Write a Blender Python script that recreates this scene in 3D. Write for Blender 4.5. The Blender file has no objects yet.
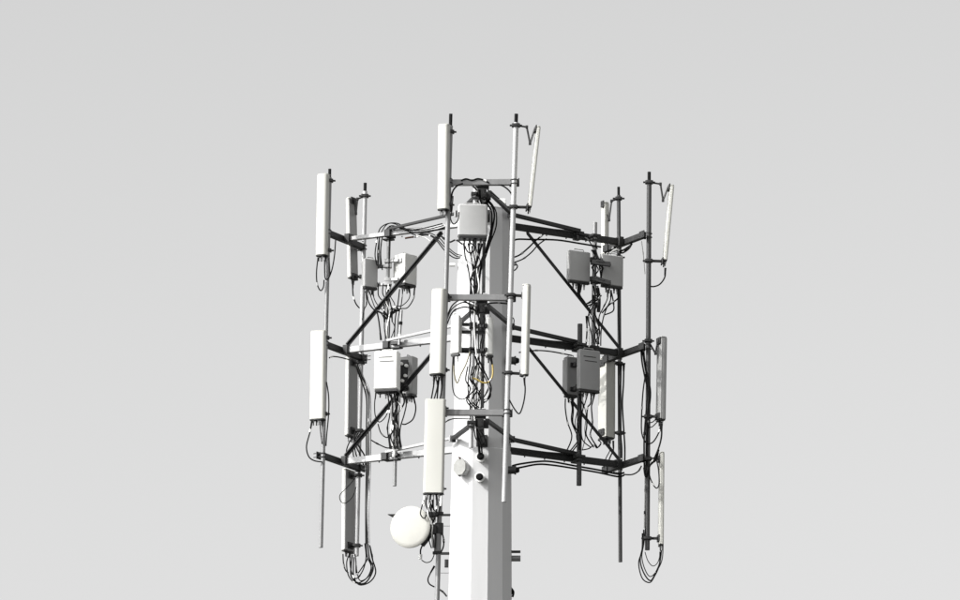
import bpy, math, random
from mathutils import Vector, Matrix
R = math.radians
random.seed(7)
scene = bpy.context.scene
col = scene.collection

# ------------------------------------------------------------------ camera
CAM_POS = Vector((0.0, -120.0, 1.7))
ELEV, ROLL, YAW, FPX = R(12.95), 0.0110, 0.00052, 6770.0      # focal length in pixels of a 960 px wide picture
cam_data = bpy.data.cameras.new('camera')
cam_data.sensor_width = 36.0
cam_data.lens = FPX * 36.0 / 960.0
cam_data.clip_start, cam_data.clip_end = 1.0, 20000.0
cam = bpy.data.objects.new('camera', cam_data)
col.objects.link(cam)
CAM_ROT = Matrix.Rotation(YAW, 3, 'Z') @ Matrix.Rotation(R(90) + ELEV, 3, 'X') @ Matrix.Rotation(ROLL, 3, 'Z')
cam.matrix_world = Matrix.Translation(CAM_POS) @ CAM_ROT.to_4x4()
scene.camera = cam

# ------------------------------------------------------------------ sky, sun, exposure
SUN_AZ, SUN_EL = R(63), R(36)           # azimuth counted from behind the camera towards the left
world = bpy.data.worlds.new('World')
scene.world = world
world.use_nodes = True
wn = world.node_tree.nodes; wl = world.node_tree.links
wn.clear()
sky = wn.new('ShaderNodeTexSky'); sky.sky_type = 'NISHITA'; sky.sun_disc = False
sky.sun_elevation = SUN_EL
sky.sun_rotation = R(180) + SUN_AZ
sky.air_density, sky.dust_density, sky.ozone_density, sky.altitude = 1.0, 5.0, 1.0, 100.0
grey = wn.new('ShaderNodeRGBToBW')       # the photograph is black and white
bg = wn.new('ShaderNodeBackground'); bg.inputs['Strength'].default_value = 0.15
wo = wn.new('ShaderNodeOutputWorld')
wl.new(sky.outputs[0], grey.inputs[0]); wl.new(grey.outputs[0], bg.inputs['Color']); wl.new(bg.outputs[0], wo.inputs['Surface'])

sun_data = bpy.data.lights.new('sun', 'SUN')
sun_data.energy, sun_data.angle, sun_data.color = 2.1, R(0.53), (1.0, 0.99, 0.975)
sun = bpy.data.objects.new('sun', sun_data)
col.objects.link(sun)
sun_dir = Vector((-math.sin(SUN_AZ) * math.cos(SUN_EL), -math.cos(SUN_AZ) * math.cos(SUN_EL), math.sin(SUN_EL)))
sun.rotation_euler = sun_dir.to_track_quat('Z', 'Y').to_euler()
sun.location = (-40, -20, 60)

vs = scene.view_settings
vs.view_transform, vs.look, vs.gamma, vs.exposure = 'Standard', 'None', 1.0, 1.02
vs.use_curve_mapping = False

# ------------------------------------------------------------------ helpers
def P(px, py, depth):
    """point of the place at world y = depth that stands behind pixel (px, py) of the 960 x 600 photograph"""
    d = CAM_ROT @ Vector(((px - 480.0) / FPX, -(py - 300.0) / FPX, -1.0))
    return CAM_POS + d * ((depth - CAM_POS.y) / d.y)

def mat(name, base, rough=0.5, metal=0.0, var=0.12, scale=6.0, bump=0.0, stretch=1.0, spec=0.5, detail=6):
    m = bpy.data.materials.new(name); m.use_nodes = True
    n, l = m.node_tree.nodes, m.node_tree.links
    b = n['Principled BSDF']
    b.inputs['Roughness'].default_value = rough
    b.inputs['Metallic'].default_value = metal
    b.inputs['Specular IOR Level'].default_value = spec
    tc = n.new('ShaderNodeTexCoord'); mp = n.new('ShaderNodeMapping')
    mp.inputs['Scale'].default_value = (1, 1, 1.0 / stretch)
    l.new(tc.outputs['Object'], mp.inputs['Vector'])
    nz = n.new('ShaderNodeTexNoise'); nz.inputs['Scale'].default_value = scale; nz.inputs['Detail'].default_value = detail
    nz.inputs['Roughness'].default_value = 0.65
    l.new(mp.outputs[0], nz.inputs['Vector'])
    rp = n.new('ShaderNodeValToRGB')
    rp.color_ramp.elements[0].position, rp.color_ramp.elements[1].position = 0.3, 0.7
    rp.color_ramp.elements[0].color = tuple(c * (1 - var) for c in base) + (1,)
    rp.color_ramp.elements[1].color = tuple(min(1, c * (1 + var * 0.6)) for c in base) + (1,)
    l.new(nz.outputs['Fac'], rp.inputs['Fac']); l.new(rp.outputs[0], b.inputs['Base Color'])
    mr = n.new('ShaderNodeMapRange'); mr.inputs['To Min'].default_value = max(0.05, rough - 0.1); mr.inputs['To Max'].default_value = min(1, rough + 0.12)
    l.new(nz.outputs['Fac'], mr.inputs['Value']); l.new(mr.outputs[0], b.inputs['Roughness'])
    if bump:
        bp = n.new('ShaderNodeBump'); bp.inputs['Strength'].default_value = bump; bp.inputs['Distance'].default_value = 0.01
        l.new(nz.outputs['Fac'], bp.inputs['Height']); l.new(bp.outputs[0], b.inputs['Normal'])
    return m

M = {
    'radome':  mat('radome_cream', (0.495, 0.492, 0.455), 0.45, 0, 0.06, 2.2, 0.0, 3.0, detail=1.5),
    'backing': mat('antenna_back_aluminium', (0.30, 0.30, 0.295), 0.5, 0.1, 0.05, 2.0, 0.0, 3.0, detail=1.5),
    'pole':    mat('pole_paint', (0.51, 0.51, 0.51), 0.5, 0, 0.07, 1.6, 0.0, 9.0),
    'galv':    mat('galvanised_steel', (0.23, 0.23, 0.23), 0.45, 0.3, 0.12, 5.0, 0.03, 3.0),
    'dark':    mat('shade_darkened_steel', (0.024, 0.024, 0.024), 0.5, 0.0, 0.35, 7.0, 0.03, spec=0.3),  # steel with the shade of faces turned from the sun put into its colour
    'arm':     mat('lit_arm_steel', (0.36, 0.36, 0.36), 0.45, 0.2, 0.14, 5.0, 0.03),  # same arm steel, base colour lightened to carry the sunlight on the left arms
    'pdark':   mat('dark_pipe_steel', (0.052, 0.052, 0.052), 0.5, 0.1, 0.15, 4.0, 0.0, 3.0, spec=0.3),  # darker base tone for the right-hand pipes
    'bolt':    mat('bolt_steel', (0.022, 0.022, 0.022), 0.5, 0.2, 0.3, 30.0),
    'radio':   mat('radio_paint_grey', (0.33, 0.33, 0.325), 0.5, 0, 0.06, 4.0, 0.02),
    'radiod':  mat('radio_paint_dark', (0.25, 0.25, 0.248), 0.5, 0, 0.06, 4.0, 0.02),
    'radiow':  mat('radio_paint_white', (0.62, 0.62, 0.60), 0.45, 0, 0.06, 4.0, 0.02),
    'under':   mat('radio_underside', (0.014, 0.014, 0.014), 0.5, 0.1, 0.3, 12.0),
    'cable':   mat('cable_rubber', (0.008, 0.008, 0.008), 0.7, 0, 0.3, 20.0, spec=0.12),
    'cableg':  mat('cable_faded_grey', (0.16, 0.16, 0.155), 0.45, 0, 0.2, 20.0),
    'yellow':  mat('cable_yellow', (0.46, 0.34, 0.09), 0.45, 0, 0.15, 20.0),
    'white':   mat('white_fitting', (0.78, 0.78, 0.76), 0.4, 0, 0.08, 9.0),
    'rust':    mat('rust', (0.065, 0.032, 0.022), 0.8, 0, 0.4, 30.0),
    'dish':    mat('dish_radome', (0.425, 0.42, 0.385), 0.55, 0, 0.06, 3.0),
    'cover':   mat('weathered_cover', (0.27, 0.27, 0.255), 0.6, 0, 0.2, 9.0),
    'galvw':   mat('bright_galvanised_steel', (0.40, 0.40, 0.40), 0.42, 0.2, 0.1, 5.0, 0.0, 3.0),
    'radiol':  mat('radio_paint_light', (0.40, 0.40, 0.395), 0.5, 0, 0.05, 4.0, 0.02),
    'olive':   mat('cable_olive', (0.17, 0.15, 0.085), 0.5, 0, 0.15, 20.0),
}

class MB:
    """collects shapes given in world coordinates and links them as ONE mesh object"""
    def __init__(s): s.v, s.f = [], []
    def ring_loft(s, rings, cap=True, closed=False):
        b = len(s.v); n = len(rings[0])
        for r in rings: s.v += [Vector(p) for p in r]
        m = len(rings)
        for i in range(m if closed else m - 1):
            for j in range(n):
                a0, a1 = b + i * n + j, b + i * n + (j + 1) % n
                c0, c1 = b + ((i + 1) % m) * n + j, b + ((i + 1) % m) * n + (j + 1) % n
                s.f.append((a0, a1, c1, c0))
        if cap and not closed:
            s.f.append(tuple(b + j for j in reversed(range(n))))
            s.f.append(tuple(b + (m - 1) * n + j for j in range(n)))
        return s
    def tube(s, pts, r, n=8, taper=None):
        pts = [Vector(p) for p in pts]
        rings, nrm = [], None
        for i, p in enumerate(pts):
            t = (pts[min(i + 1, len(pts) - 1)] - pts[max(i - 1, 0)]).normalized()
            if nrm is None:
                a = Vector((0, 0, 1)) if abs(t.z) < 0.9 else Vector((1, 0, 0))
                nrm = t.cross(a).normalized()
            nrm = (nrm - t * nrm.dot(t)).normalized()
            bi = t.cross(nrm)
            rr = r if taper is None else r + (taper - r) * i / (len(pts) - 1)
            rings.append([p + nrm * (rr * math.cos(2 * math.pi * k / n)) + bi * (rr * math.sin(2 * math.pi * k / n)) for k in range(n)])
        return s.ring_loft(rings)
    def rbox(s, c, X, Y, Z, hx, hy, hz, ch=0.01, seg=2, front=None):
        """box with rounded long edges and chamfered ends; front = larger rounding of the -Y edges"""
        c = Vector(c)
        def prof(ins):
            out = []
            for (sx, sy, a0) in ((1, 1, 0), (-1, 1, 90), (-1, -1, 180), (1, -1, 270)):
                rr = front if (front and sy < 0) else ch
                rr = min(rr, hx * 0.98, hy * 0.98)
                for k in range(seg + 1):
                    a = R(a0 + 90 * k / seg)
                    out.append((sx * (hx - rr) + rr * math.cos(a), sy * (hy - rr) + rr * math.sin(a)))
            fx, fy = (hx - ins) / hx, (hy - ins) / hy
            return [(x * fx, y * fy) for x, y in out]
        e = min(ch, hz * 0.9) * 0.7
        rings = []
        for z, ins in ((-hz, e), (-hz + e, 0), (hz - e, 0), (hz, e)):
            rings.append([c + X * x + Y * y + Z * z for x, y in prof(ins)])
        return s.ring_loft(rings)
    def beam(s, a, b, w, h, up=Vector((0, 0, 1)), ch=0.006):
        a, b = Vector(a), Vector(b)
        Z = (b - a).normalized(); X = up.cross(Z)
        if X.length < 1e-4: X = Vector((1, 0, 0))
        X.normalize(); Y = Z.cross(X)
        return s.rbox((a + b) / 2, X, Y, Z, w / 2, h / 2, (b - a).length / 2, ch, 1)
    def angle(s, a, b, w, t, up=Vector((0, 0, 1)), flip=1):
        """rolled steel angle section from a to b"""
        a, b = Vector(a), Vector(b)
        Z = (b - a).normalized(); X = up.cross(Z).normalized() * flip; Y = Z.cross(X)
        pr = [(0, 0), (w, 0), (w, t), (t, t), (t, w), (0, w)]
        if flip < 0: pr = pr[::-1]
        return s.ring_loft([[q + X * (x - w / 2) + Y * (y - w / 2) for x, y in pr] for q in (a, b)])
    def lathe(s, o, axis, prof, n=24, ref=None):
        o = Vector(o); Z = Vector(axis).normalized()
        a = ref or (Vector((0, 0, 1)) if abs(Z.z) < 0.9 else Vector((1, 0, 0)))
        X = Z.cross(a).normalized(); Y = Z.cross(X)
        return s.ring_loft([[o + Z * z + X * (r * math.cos(2 * math.pi * k / n)) + Y * (r * math.sin(2 * math.pi * k / n)) for k in range(n)] for z, r in prof])
    def build(s, name, m, parent=None, sharp=32):
        o0 = wloc(parent) if parent else (s.origin if hasattr(s, 'origin') else Vector((0, 0, 0)))
        me = bpy.data.meshes.new(name)
        me.from_pydata([tuple(v - o0) for v in s.v], [], s.f)
        me.materials.append(M[m] if isinstance(m, str) else m)
        for p in me.polygons: p.use_smooth = True
        me.set_sharp_from_angle(angle=R(sharp))
        me.update()
        ob = bpy.data.objects.new(name, me)
        col.objects.link(ob)
        if parent: ob.parent = parent
        else: ob.location = o0
        return ob

def wloc(o):
    l = Vector(o.location)
    while o.parent:
        o = o.parent; l = l + Vector(o.location)
    return l

def tag(o, label, cat, group=None, kind=None):
    if label: o['label'] = label
    if cat: o['category'] = cat
    if group: o['group'] = group
    if kind: o['kind'] = kind
    return o

def thing(name, label, cat, loc, group=None):
    o = bpy.data.objects.new(name, None); o.empty_display_size = 0.2
    o.location = loc
    col.objects.link(o)
    return tag(o, label, cat, group)

def smooth_path(pts, sub=6):
    out = []
    n = len(pts)
    for i in range(n - 1):
        p0, p1, p2, p3 = pts[max(i - 1, 0)], pts[i], pts[i + 1], pts[min(i + 2, n - 1)]
        for k in range(sub):
            t = k / sub
            out.append(0.5 * ((2 * p1) + (p2 - p0) * t + (2 * p0 - 5 * p1 + 4 * p2 - p3) * t * t + (3 * p1 - p0 - 3 * p2 + p3) * t ** 3))
    out.append(pts[-1])
    return out

UP = Vector((0, 0, 1))

# ------------------------------------------------------------------ ground
def ground():
    m = bpy.data.materials.new('dry_grass_ground'); m.use_nodes = True
    n, l = m.node_tree.nodes, m.node_tree.links
    b = n['Principled BSDF']; b.inputs['Roughness'].default_value = 0.95
    tc = n.new('ShaderNodeTexCoord')
    nz = n.new('ShaderNodeTexNoise'); nz.inputs['Scale'].default_value = 0.12; nz.inputs['Detail'].default_value = 9
    l.new(tc.outputs['Object'], nz.inputs['Vector'])
    rp = n.new('ShaderNodeValToRGB')
    rp.color_ramp.elements[0].position, rp.color_ramp.elements[1].position = 0.35, 0.68
    rp.color_ramp.elements[0].color = (0.036, 0.037, 0.034, 1); rp.color_ramp.elements[1].color = (0.075, 0.075, 0.07, 1)
    l.new(nz.outputs['Fac'], rp.inputs['Fac']); l.new(rp.outputs[0], b.inputs['Base Color'])
    mb = MB(); k = 48
    mb.v = [Vector((9000 * math.cos(2 * math.pi * i / k), 9000 * math.sin(2 * math.pi * i / k), 0)) for i in range(k)]
    mb.f = [tuple(range(k))]
    tag(mb.build('ground', m), 'flat dry grass ground around the tower foot', None, kind='structure')
ground()

# ------------------------------------------------------------------ the pole
LEVEL_Z = [P(483, 182.5, -3.0).z, P(481, 297.5, -3.0).z, P(479, 412.5, -3.0).z]
POLE_TOP = P(497, 207, -0.45).z
Z260, Z560, Z446 = P(484, 260, 0).z, P(480, 560, 0).z, P(481, 447, -0.5).z
def pole_r(z): return 0.486 + (0.558 - 0.486) * (Z260 - z) / (Z260 - Z560)
POLE_ROT = 12.8
def pole_ring(z, add=0.0):
    r = pole_r(z) + add
    return [Vector((r * math.sin(R(POLE_ROT + 30 * k)), -r * math.cos(R(POLE_ROT + 30 * k)), z)) for k in range(12)]
def pole_face(ang, z, add=0.0):
    """point on the facet whose outward normal makes ang degrees with the direction to the camera, and that normal"""
    n = Vector((math.sin(R(ang)), -math.cos(R(ang)), 0))
    return n * ((pole_r(z) + add) * math.cos(R(15))) + UP * z, n

pole = thing('monopole_tower', 'tall white twelve-sided steel pole carrying all the antennas', 'tower', (0, 0, 0))
MB().ring_loft([pole_ring(Z446 - 0.3), pole_ring(POLE_TOP)]).build('upper_shaft', 'pole', pole, 20)
sleeve = MB().ring_loft([pole_ring(0.0, 0.018), pole_ring(14.0, 0.018), pole_ring(Z446 - 0.012, 0.018), pole_ring(Z446, 0.010)]).build('lower_shaft', 'pole', pole, 20)
MB().ring_loft([pole_ring(POLE_TOP + 0.002, 0.004), pole_ring(POLE_TOP + 0.02, 0.004)]).build('top_plate', 'pole', pole, 20)
lug, n_ = pole_face(58, POLE_TOP)
MB().rbox(P(502, 202, -0.3), Vector((1, 0, 0)), Vector((0, 1, 0)), UP, 0.075, 0.06, 0.05, 0.012).build('lifting_lug', 'white', pole)

def boss(px, py, ang, rad, length, name, rim, inner, tilt=0.0):
    """round cable entry standing out of a facet"""
    z = P(px, py, -0.55).z
    c, n = pole_face(ang, z, 0.018)
    t = Vector((math.cos(R(ang)), math.sin(R(ang)), 0))
    want = P(px, py, c.y - length * 0.6)
    c = c + t * ((want.x - (c + n * length).x) / max(0.2, t.x))
    a = (n - UP * tilt).normalized()
    o = MB().lathe(c - n * 0.06, a, [(0, rad), (0.06 + length * 0.7, rad), (0.06 + length * 0.7, rad * 1.2), (0.06 + length, rad * 1.2), (0.06 + length, rad * 0.86), (0.06 + length * 0.92, rad * 0.8)], 20).build(name, rim, pole)
    MB().lathe(c + a * (length * 0.8), a, [(0, rad * 0.8), (length * 0.45, rad * 0.78), (length * 0.8, rad * 0.5)], 16).build('rubber_boot', inner, o)
    return c + a * length * 1.4
boss_a = boss(480.5, 458, -2, 0.078, 0.15, 'cable_entry', 'white', 'cable')
boss(479.5, 478, -2, 0.078, 0.12, 'cable_entry', 'white', 'cable')
boss(513.5, 357.5, 88, 0.07, 0.10, 'cable_entry', 'bolt', 'cable')
boss(512.5, 468.5, 88, 0.07, 0.10, 'cable_entry', 'bolt', 'cable')
# eight-sided hand hole cover on the sunlit facet
zc = P(467, 467, -0.55).z
c, n = pole_face(-32, zc, 0.018)
t = Vector((math.cos(R(-32)), math.sin(R(-32)), 0))
want = P(464, 467, c.y); c = c + t * ((want.x - c.x) / t.x)
def octa(o, n, t, rx, rz): return [o + t * (rx * math.cos(R(22.5 + 45 * k))) + UP * (rz * math.sin(R(22.5 + 45 * k))) for k in range(8)]
hh = MB().ring_loft([octa(c - n * 0.05, n, t, 0.125, 0.15), octa(c + n * 0.13, n, t, 0.125, 0.15)]).build('hand_hole_rim', 'pole', pole)
MB().ring_loft([octa(c + n * 0.132, n, t, 0.14, 0.165), octa(c + n * 0.155, n, t, 0.135, 0.16)]).build('hand_hole_cover', 'cover', hh)
for sgn in (1, -1):
    MB().lathe(c + n * 0.12 + UP * (0.165 * sgn), n, [(0, 0.016), (0.06, 0.016)], 8).build('cover_bolt', 'rust' if sgn > 0 else 'bolt', hh)
# lugs and stubs
def stub(a, b, r, name, m): return MB().tube([a, b], r, 12).build(name, m, pole)
stub(P(455, 265, -0.15), P(449.5, 265, -0.15), 0.035, 'step_lug', 'white')
stub(P(509, 265, -0.1), P(516.5, 264, -0.1), 0.03, 'step_lug', 'galv')
stub(P(508, 558.5, 0.0), P(520.5, 558.5, 0.0), 0.055, 'stub_pipe', 'galv')
MB().beam(P(508, 551.8, 0.0), P(520.5, 551.8, 0.0), 0.12, 0.03).build('stub_bracket', 'dark', pole)
MB().beam(P(452, 515, -0.1), P(441, 515, -0.1), 0.06, 0.035).build('stub_bracket', 'dark', pole)
MB().beam(P(452, 553.5, -0.1), P(439, 553.5, -0.1), 0.05, 0.045).build('stub_bracket', 'bolt', pole)
MB().rbox(P(446.5, 563.5, -0.1), Vector((1, 0, 0)), Vector((0, 1, 0)), UP, 0.035, 0.04, 0.07, 0.008).build('ground_bar', 'bolt', pole)
for yy in (526, 573):
    MB().beam(P(452, yy, -0.1), P(440.5, yy, -0.1), 0.012, 0.012).build('step_bolt', 'galv', pole)
stub(P(508, 592, -0.05), P(513, 592, -0.05), 0.045, 'cable_grommet', 'cable')

# ------------------------------------------------------------------ mounting arms: three levels, three sectors
RAD = 2.98
LEVEL_WORD = ['upper', 'middle', 'lower']
SEC = {'left': R(180 - 30), 'right': R(30), 'front': R(-90)}      # plan angle of the sector
SEC_TEXT = {'left': 'left of the pole', 'right': 'right of the pole', 'front': 'in front of the pole'}
BAR = {}
def mount(sec, lv):
    z = LEVEL_Z[lv]
    a = SEC[sec]
    u = Vector((math.cos(a), math.sin(a), 0)); t = Vector((-math.sin(a), math.cos(a), 0))
    if t.y > 0: t = -t                    # t points to the near end of the face bar
    root = u * (pole_r(z) * 0.95) + UP * z
    tip = u * RAD + UP * z
    if sec == 'front':
        tip.x = P(483.5 - 1.6 * lv, [182.5, 297.5, 412.5][lv], -RAD).x
        t = Vector((-1, 0, 0))
    w = thing('mounting_arm', '%s steel mounting arm with cross bar %s' % (LEVEL_WORD[lv], SEC_TEXT[sec]), 'mounting arm', root, 'steel mounting arms round the pole')
    m = 'arm' if sec == 'left' else 'dark'  # left arms take the sunlit steel colour, the others the shaded one
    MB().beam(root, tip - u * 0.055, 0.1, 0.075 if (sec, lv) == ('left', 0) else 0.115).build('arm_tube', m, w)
    # face bar
    if sec == 'front':
        e0, e1 = P(448.5 - 3 * lv, [182.8, 297.6, 412.6][lv], -RAD), P(518.2 - 3.4 * lv, [182.3, 297.8, 413.0][lv], -RAD)
    else:
        e0, e1 = tip + t * 0.66, tip - t * 0.62
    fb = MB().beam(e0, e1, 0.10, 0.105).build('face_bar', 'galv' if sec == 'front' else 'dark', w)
    d = (e1 - e0).normalized()
    for e, s in ((e0, -1), (e1, 1)):
        MB().beam(e + d * (0.002 * s), e + d * (0.02 * s), 0.13, 0.13).build('end_plate', 'bolt', w)
    MB().beam(tip - u * 0.16, tip - u * 0.06, 0.2, 0.17).build('saddle_clamp', 'dark', w)
    # base plate on the pole
    MB().beam(u * (pole_r(z) * 0.966 + 0.005) + UP * z, u * (pole_r(z) * 0.966 + 0.045) + UP * z, 0.2, 0.22).build('base_plate', m, w)
    # side braces from the pole corners to the arm
    for s in (1, -1):
        ca = a + s * R(60)
        q = Vector((math.cos(ca), math.sin(ca), 0)) * (pole_r(z) + 0.085 + 0.02 * s) + UP * (z + 0.09)
        e = u * 1.98 + UP * (z + 0.075) + Vector((-math.sin(a), math.cos(a), 0)) * (s * 0.085)
        th = 0.05 if sec == 'left' else 0.07
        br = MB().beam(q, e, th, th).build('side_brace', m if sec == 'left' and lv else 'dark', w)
        MB().beam(q - UP * 0.07, q + UP * 0.05, 0.04, 0.09, up=Vector((math.cos(ca), math.sin(ca), 0))).build('corner_plate', m, br)
    bm = MB()
    bm.beam(u * 1.94 + UP * (z + 0.0), u * 2.06 + UP * (z + 0.0), 0.23, 0.135)
    bm.build('brace_clamp', 'dark', w)
    # diagonal strut from the arm above down to this arm's tip
    if lv > 0:
        za = LEVEL_Z[lv - 1]
        p0 = u * 0.90 + UP * (za - 0.09); p1 = u * (RAD - 0.1) + UP * (z + 0.10)
        side = Vector((math.sin(a), -math.cos(a), 0)) if sec != 'front' else Vector((0.0, 0, 0))
        th = {'left': 0.062, 'right': 0.058, 'front': 0.06}[sec]
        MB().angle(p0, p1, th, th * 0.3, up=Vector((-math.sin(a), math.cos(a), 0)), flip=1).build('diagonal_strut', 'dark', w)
    for k in range(5):
        q = u * (0.9 + 0.42 * k) + UP * (z - 0.068)
        MB().lathe(q, UP * -1, [(0, 0.014), (0.02, 0.014)], 6).build('bolt', 'bolt', w)
    BAR[(sec, lv)] = (e0, e1, tip, u, t)
for lv in range(3):
    for sec in ('front', 'left', 'right'):
        mount(sec, lv)

# ------------------------------------------------------------------ vertical pipes
class Line:
    def __init__(s, a, b): s.a, s.b = a, b
    def at(s, z): return s.a + (s.b - s.a) * ((z - s.a.z) / (s.b.z - s.a.z))
    def px(s, py):                      # point whose picture row is py, good enough by linear search
        lo, hi = s.b, s.a
        for _ in range(30):
            m = (lo + hi) / 2
            v = CAM_ROT.transposed() @ (m - CAM_POS)
            if 300 - FPX * v.y / -v.z > py: lo = m
            else: hi = m
        return (lo + hi) / 2
PIPE = {}
def pipe(key, label, top, bot, d0, r, m, d1=None, cap=0.16, levels=(), sec=None):
    a, b = P(top[0], top[1], d0), P(bot[0], bot[1], d1 if d1 is not None else d0)
    L = PIPE[key] = Line(a, b); L.r = r
    w = thing('mast_pipe', label, 'pipe', b, 'vertical antenna pipes')
    dr = (a - b).normalized()
    prof = [b, a - dr * cap] if cap else [b, a]
    MB().tube(prof, r, 16).build('tube', m, w)
    if cap: MB().tube([a - dr * (cap - 0.001), a], r * 0.72, 14).build('pipe_cap', 'cable', w)
    for lv in levels:
        e0, e1, tip, u, t = BAR[(sec, lv)]
        k = L.at(LEVEL_Z[lv])
        c = MB(); 
        d = (e1 - e0).normalized(); bar = e0 + d * (k - e0).dot(d)
        out = (k - bar); out.z = 0; out.normalize()
        for dz in (0.035, -0.035):
            ring = [k + UP * dz + d * ((r + 0.012) * math.cos(R(x))) + out * ((r + 0.012) * math.sin(R(x))) for x in range(0, 181, 30)]
            ring = [ring[0] - out * 0.17] + ring + [ring[-1] - out * 0.17]
            c.tube(ring, 0.008, 6)
        c.rbox(bar - out * 0.063, d, out, UP, 0.085, 0.01, 0.065, 0.004, 1)
        c.build('pipe_clamp', 'bolt', w)
    return L
dLO = SEC and BAR[('left', 0)][0].y; dLI = BAR[('left', 0)][1].y
pipe('LO', 'long grey pipe at the far left holding two white panel antennas', (329.8, 169), (320.8, 547.5), dLO - 0.02, 0.040, 'galv', levels=(0, 1, 2), sec='left')
pipe('LI', 'long grey pipe of the left frame nearest the pole, above hanging cable loops', (365.2, 183), (356.5, 556), dLI + 0.06, 0.043, 'galvw', levels=(0, 1, 2), sec='left')
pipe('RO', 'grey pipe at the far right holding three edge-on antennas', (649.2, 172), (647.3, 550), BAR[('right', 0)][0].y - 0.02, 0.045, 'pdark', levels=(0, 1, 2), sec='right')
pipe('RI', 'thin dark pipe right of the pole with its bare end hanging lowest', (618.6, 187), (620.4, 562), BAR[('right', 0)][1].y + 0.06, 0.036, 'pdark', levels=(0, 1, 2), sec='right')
pipe('FL', 'pipe left of the pole carrying three front panels and the round dish', (450.8, 114), (436.0, 640), -RAD - 0.11, 0.044, 'galv', levels=(0, 1, 2), sec='front', cap=0.22)
pipe('FR', 'bright pipe crossing the shaded side of the pole, with a bare lower end', (516.3, 114), (504.2, 502), -RAD - 0.11, 0.047, 'galvw', levels=(0, 1, 2), sec='front')
# pipes for the radios, clamped along the arms
def radio_pipe(key, label, top, bot, d0, r, sec, lvs, m='galv'):
    L = pipe(key, label, top, bot, d0, r, m, cap=0)
    for lv in lvs:
        e0, e1, tip, u, t = BAR[(sec, lv)]
        k = L.at(LEVEL_Z[lv])
        o = [x for x in col.objects if x.get('label') == label][0]
        MB().beam(k - u * 0.09, k + u * 0.09, 0.16, 0.05).build('pipe_clamp', 'bolt', o)
        MB().beam(k - u * 0.09 - UP * 0.08, k + u * 0.09 - UP * 0.08, 0.13, 0.03).build('pipe_clamp', 'bolt', o)
    return L
radio_pipe('LU', 'short pale pipe between the two upper left radio boxes', (389.2, 226), (386.2, 346), 1.12, 0.036, 'left', (0, 1), 'galv')
radio_pipe('LL', 'short pale pipe hidden by cables under the white slotted radio', (397.0, 352), (394.6, 486), 0.84, 0.036, 'left', (1, 2))
radio_pipe('RU', 'short grey pipe between the two upper right radio boxes', (595.0, 222.5), (593.2, 348), 0.98, 0.042, 'right', (0, 1), 'galv')
radio_pipe('RL', 'short grey pipe behind the slotted grey radio, its lower end hanging free', (580.0, 324), (579.0, 485.5), 0.76, 0.046, 'right', (1, 2), 'pdark')
radio_pipe('FC', 'white pipe with cables running down in front of the pole', (475.5, 189), (471.0, 448), -2.12, 0.040, 'front', (0, 1, 2), 'galvw')

# ------------------------------------------------------------------ panel antennas
def panel(label, top, bot, depth, w, d, yaw, pipe_key, tops=0.93, bots=0.08, elbow=None, m='radome', dd=0.0, conn=4, tray='backing'):
    A, B = P(bot[0], bot[1], depth), P(top[0], top[1], depth + dd)
    Z = (B - A).normalized(); H = (B - A).length
    F = Vector((math.sin(R(yaw)), -math.cos(R(yaw)), 0)); F = (F - Z * F.dot(Z)).normalized()
    Y = -F; X = Y.cross(Z)
    C = (A + B) / 2
    o = thing('panel_antenna', label, 'antenna', A, 'panel antennas on the pipes')
    hy = d / 2
    MB().rbox(C + Y * (-0.18 * d), X, Y, Z, w / 2, hy * 0.82, H / 2 - 0.02, 0.008, 6, front=d * 0.40).build('radome', m, o)
    MB().rbox(C + Y * (0.32 * d + 0.002), X, Y, Z, w / 2 * 0.985, hy * 0.36, H / 2 - 0.03, 0.006, 1).build('back_tray', tray, o)
    MB().rbox(B - Z * 0.0095, X, Y, Z, w / 2 * 1.015, hy * 1.015, 0.0095, 0.006, 3, front=d * 0.40).build('top_cap', m, o)
    bc = MB().rbox(A + Z * 0.0095, X, Y, Z, w / 2 * 1.02, hy * 1.02, 0.0095, 0.006, 3, front=d * 0.40).build('bottom_cap', 'under', o)
    for k in range(conn):
        q = A + X * (w * 0.7 * ((k + 0.5) / conn - 0.5)) + Y * (d * 0.12 * (1 if k % 2 else -1))
        MB().lathe(q, -Z, [(0, 0.019), (0.03, 0.019), (0.03, 0.014), (0.09, 0.013)], 10).build('connector', 'bolt' if k % 2 else 'galv', bc)
    L = PIPE[pipe_key]
    for i, f in enumerate((tops, bots)):
        if f is None: continue
        q = A + Z * (H * f)
        back = q + Y * (hy + 0.004)
        k = L.at(q.z)
        mb = MB()
        mb.rbox(back + Y * 0.012, X, Y, Z, min(0.09, w * 0.4), 0.012, 0.06, 0.004, 1)
        back = back + Y * 0.024
        if i == 0 and elbow:
            kk = L.px(elbow[0][1]); pts = [kk] + [P(ex, ey, kk.y + (back.y - kk.y) * fr) for ex, ey, fr in elbow[1:]] + [back + UP * 0.02]
            for a, b in zip(pts[:-1], pts[1:]): mb.tube([a, b], 0.017, 8)
            for q2 in pts[1:-1]: mb.rbox(q2, Vector((1, 0, 0)), Vector((0, 1, 0)), UP, 0.024, 0.03, 0.024, 0.006, 1)
            k = kk
        else:
            dv = (k - back)
            if dv.length > 0.06: mb.beam(back, k, 0.05, 0.045)
        mb.rbox(k, Vector((1, 0, 0)), Vector((0, 1, 0)), UP, L.r + 0.028, L.r + 0.028, 0.028, 0.012, 2)
        for s in (-1, 1): mb.tube([k + Vector((-0.11, s * 0.035, 0)), k + Vector((0.11, s * 0.035, 0))], 0.009, 6)
        mb.build('bracket', 'bolt', o)
    return o

PN = {}
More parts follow.
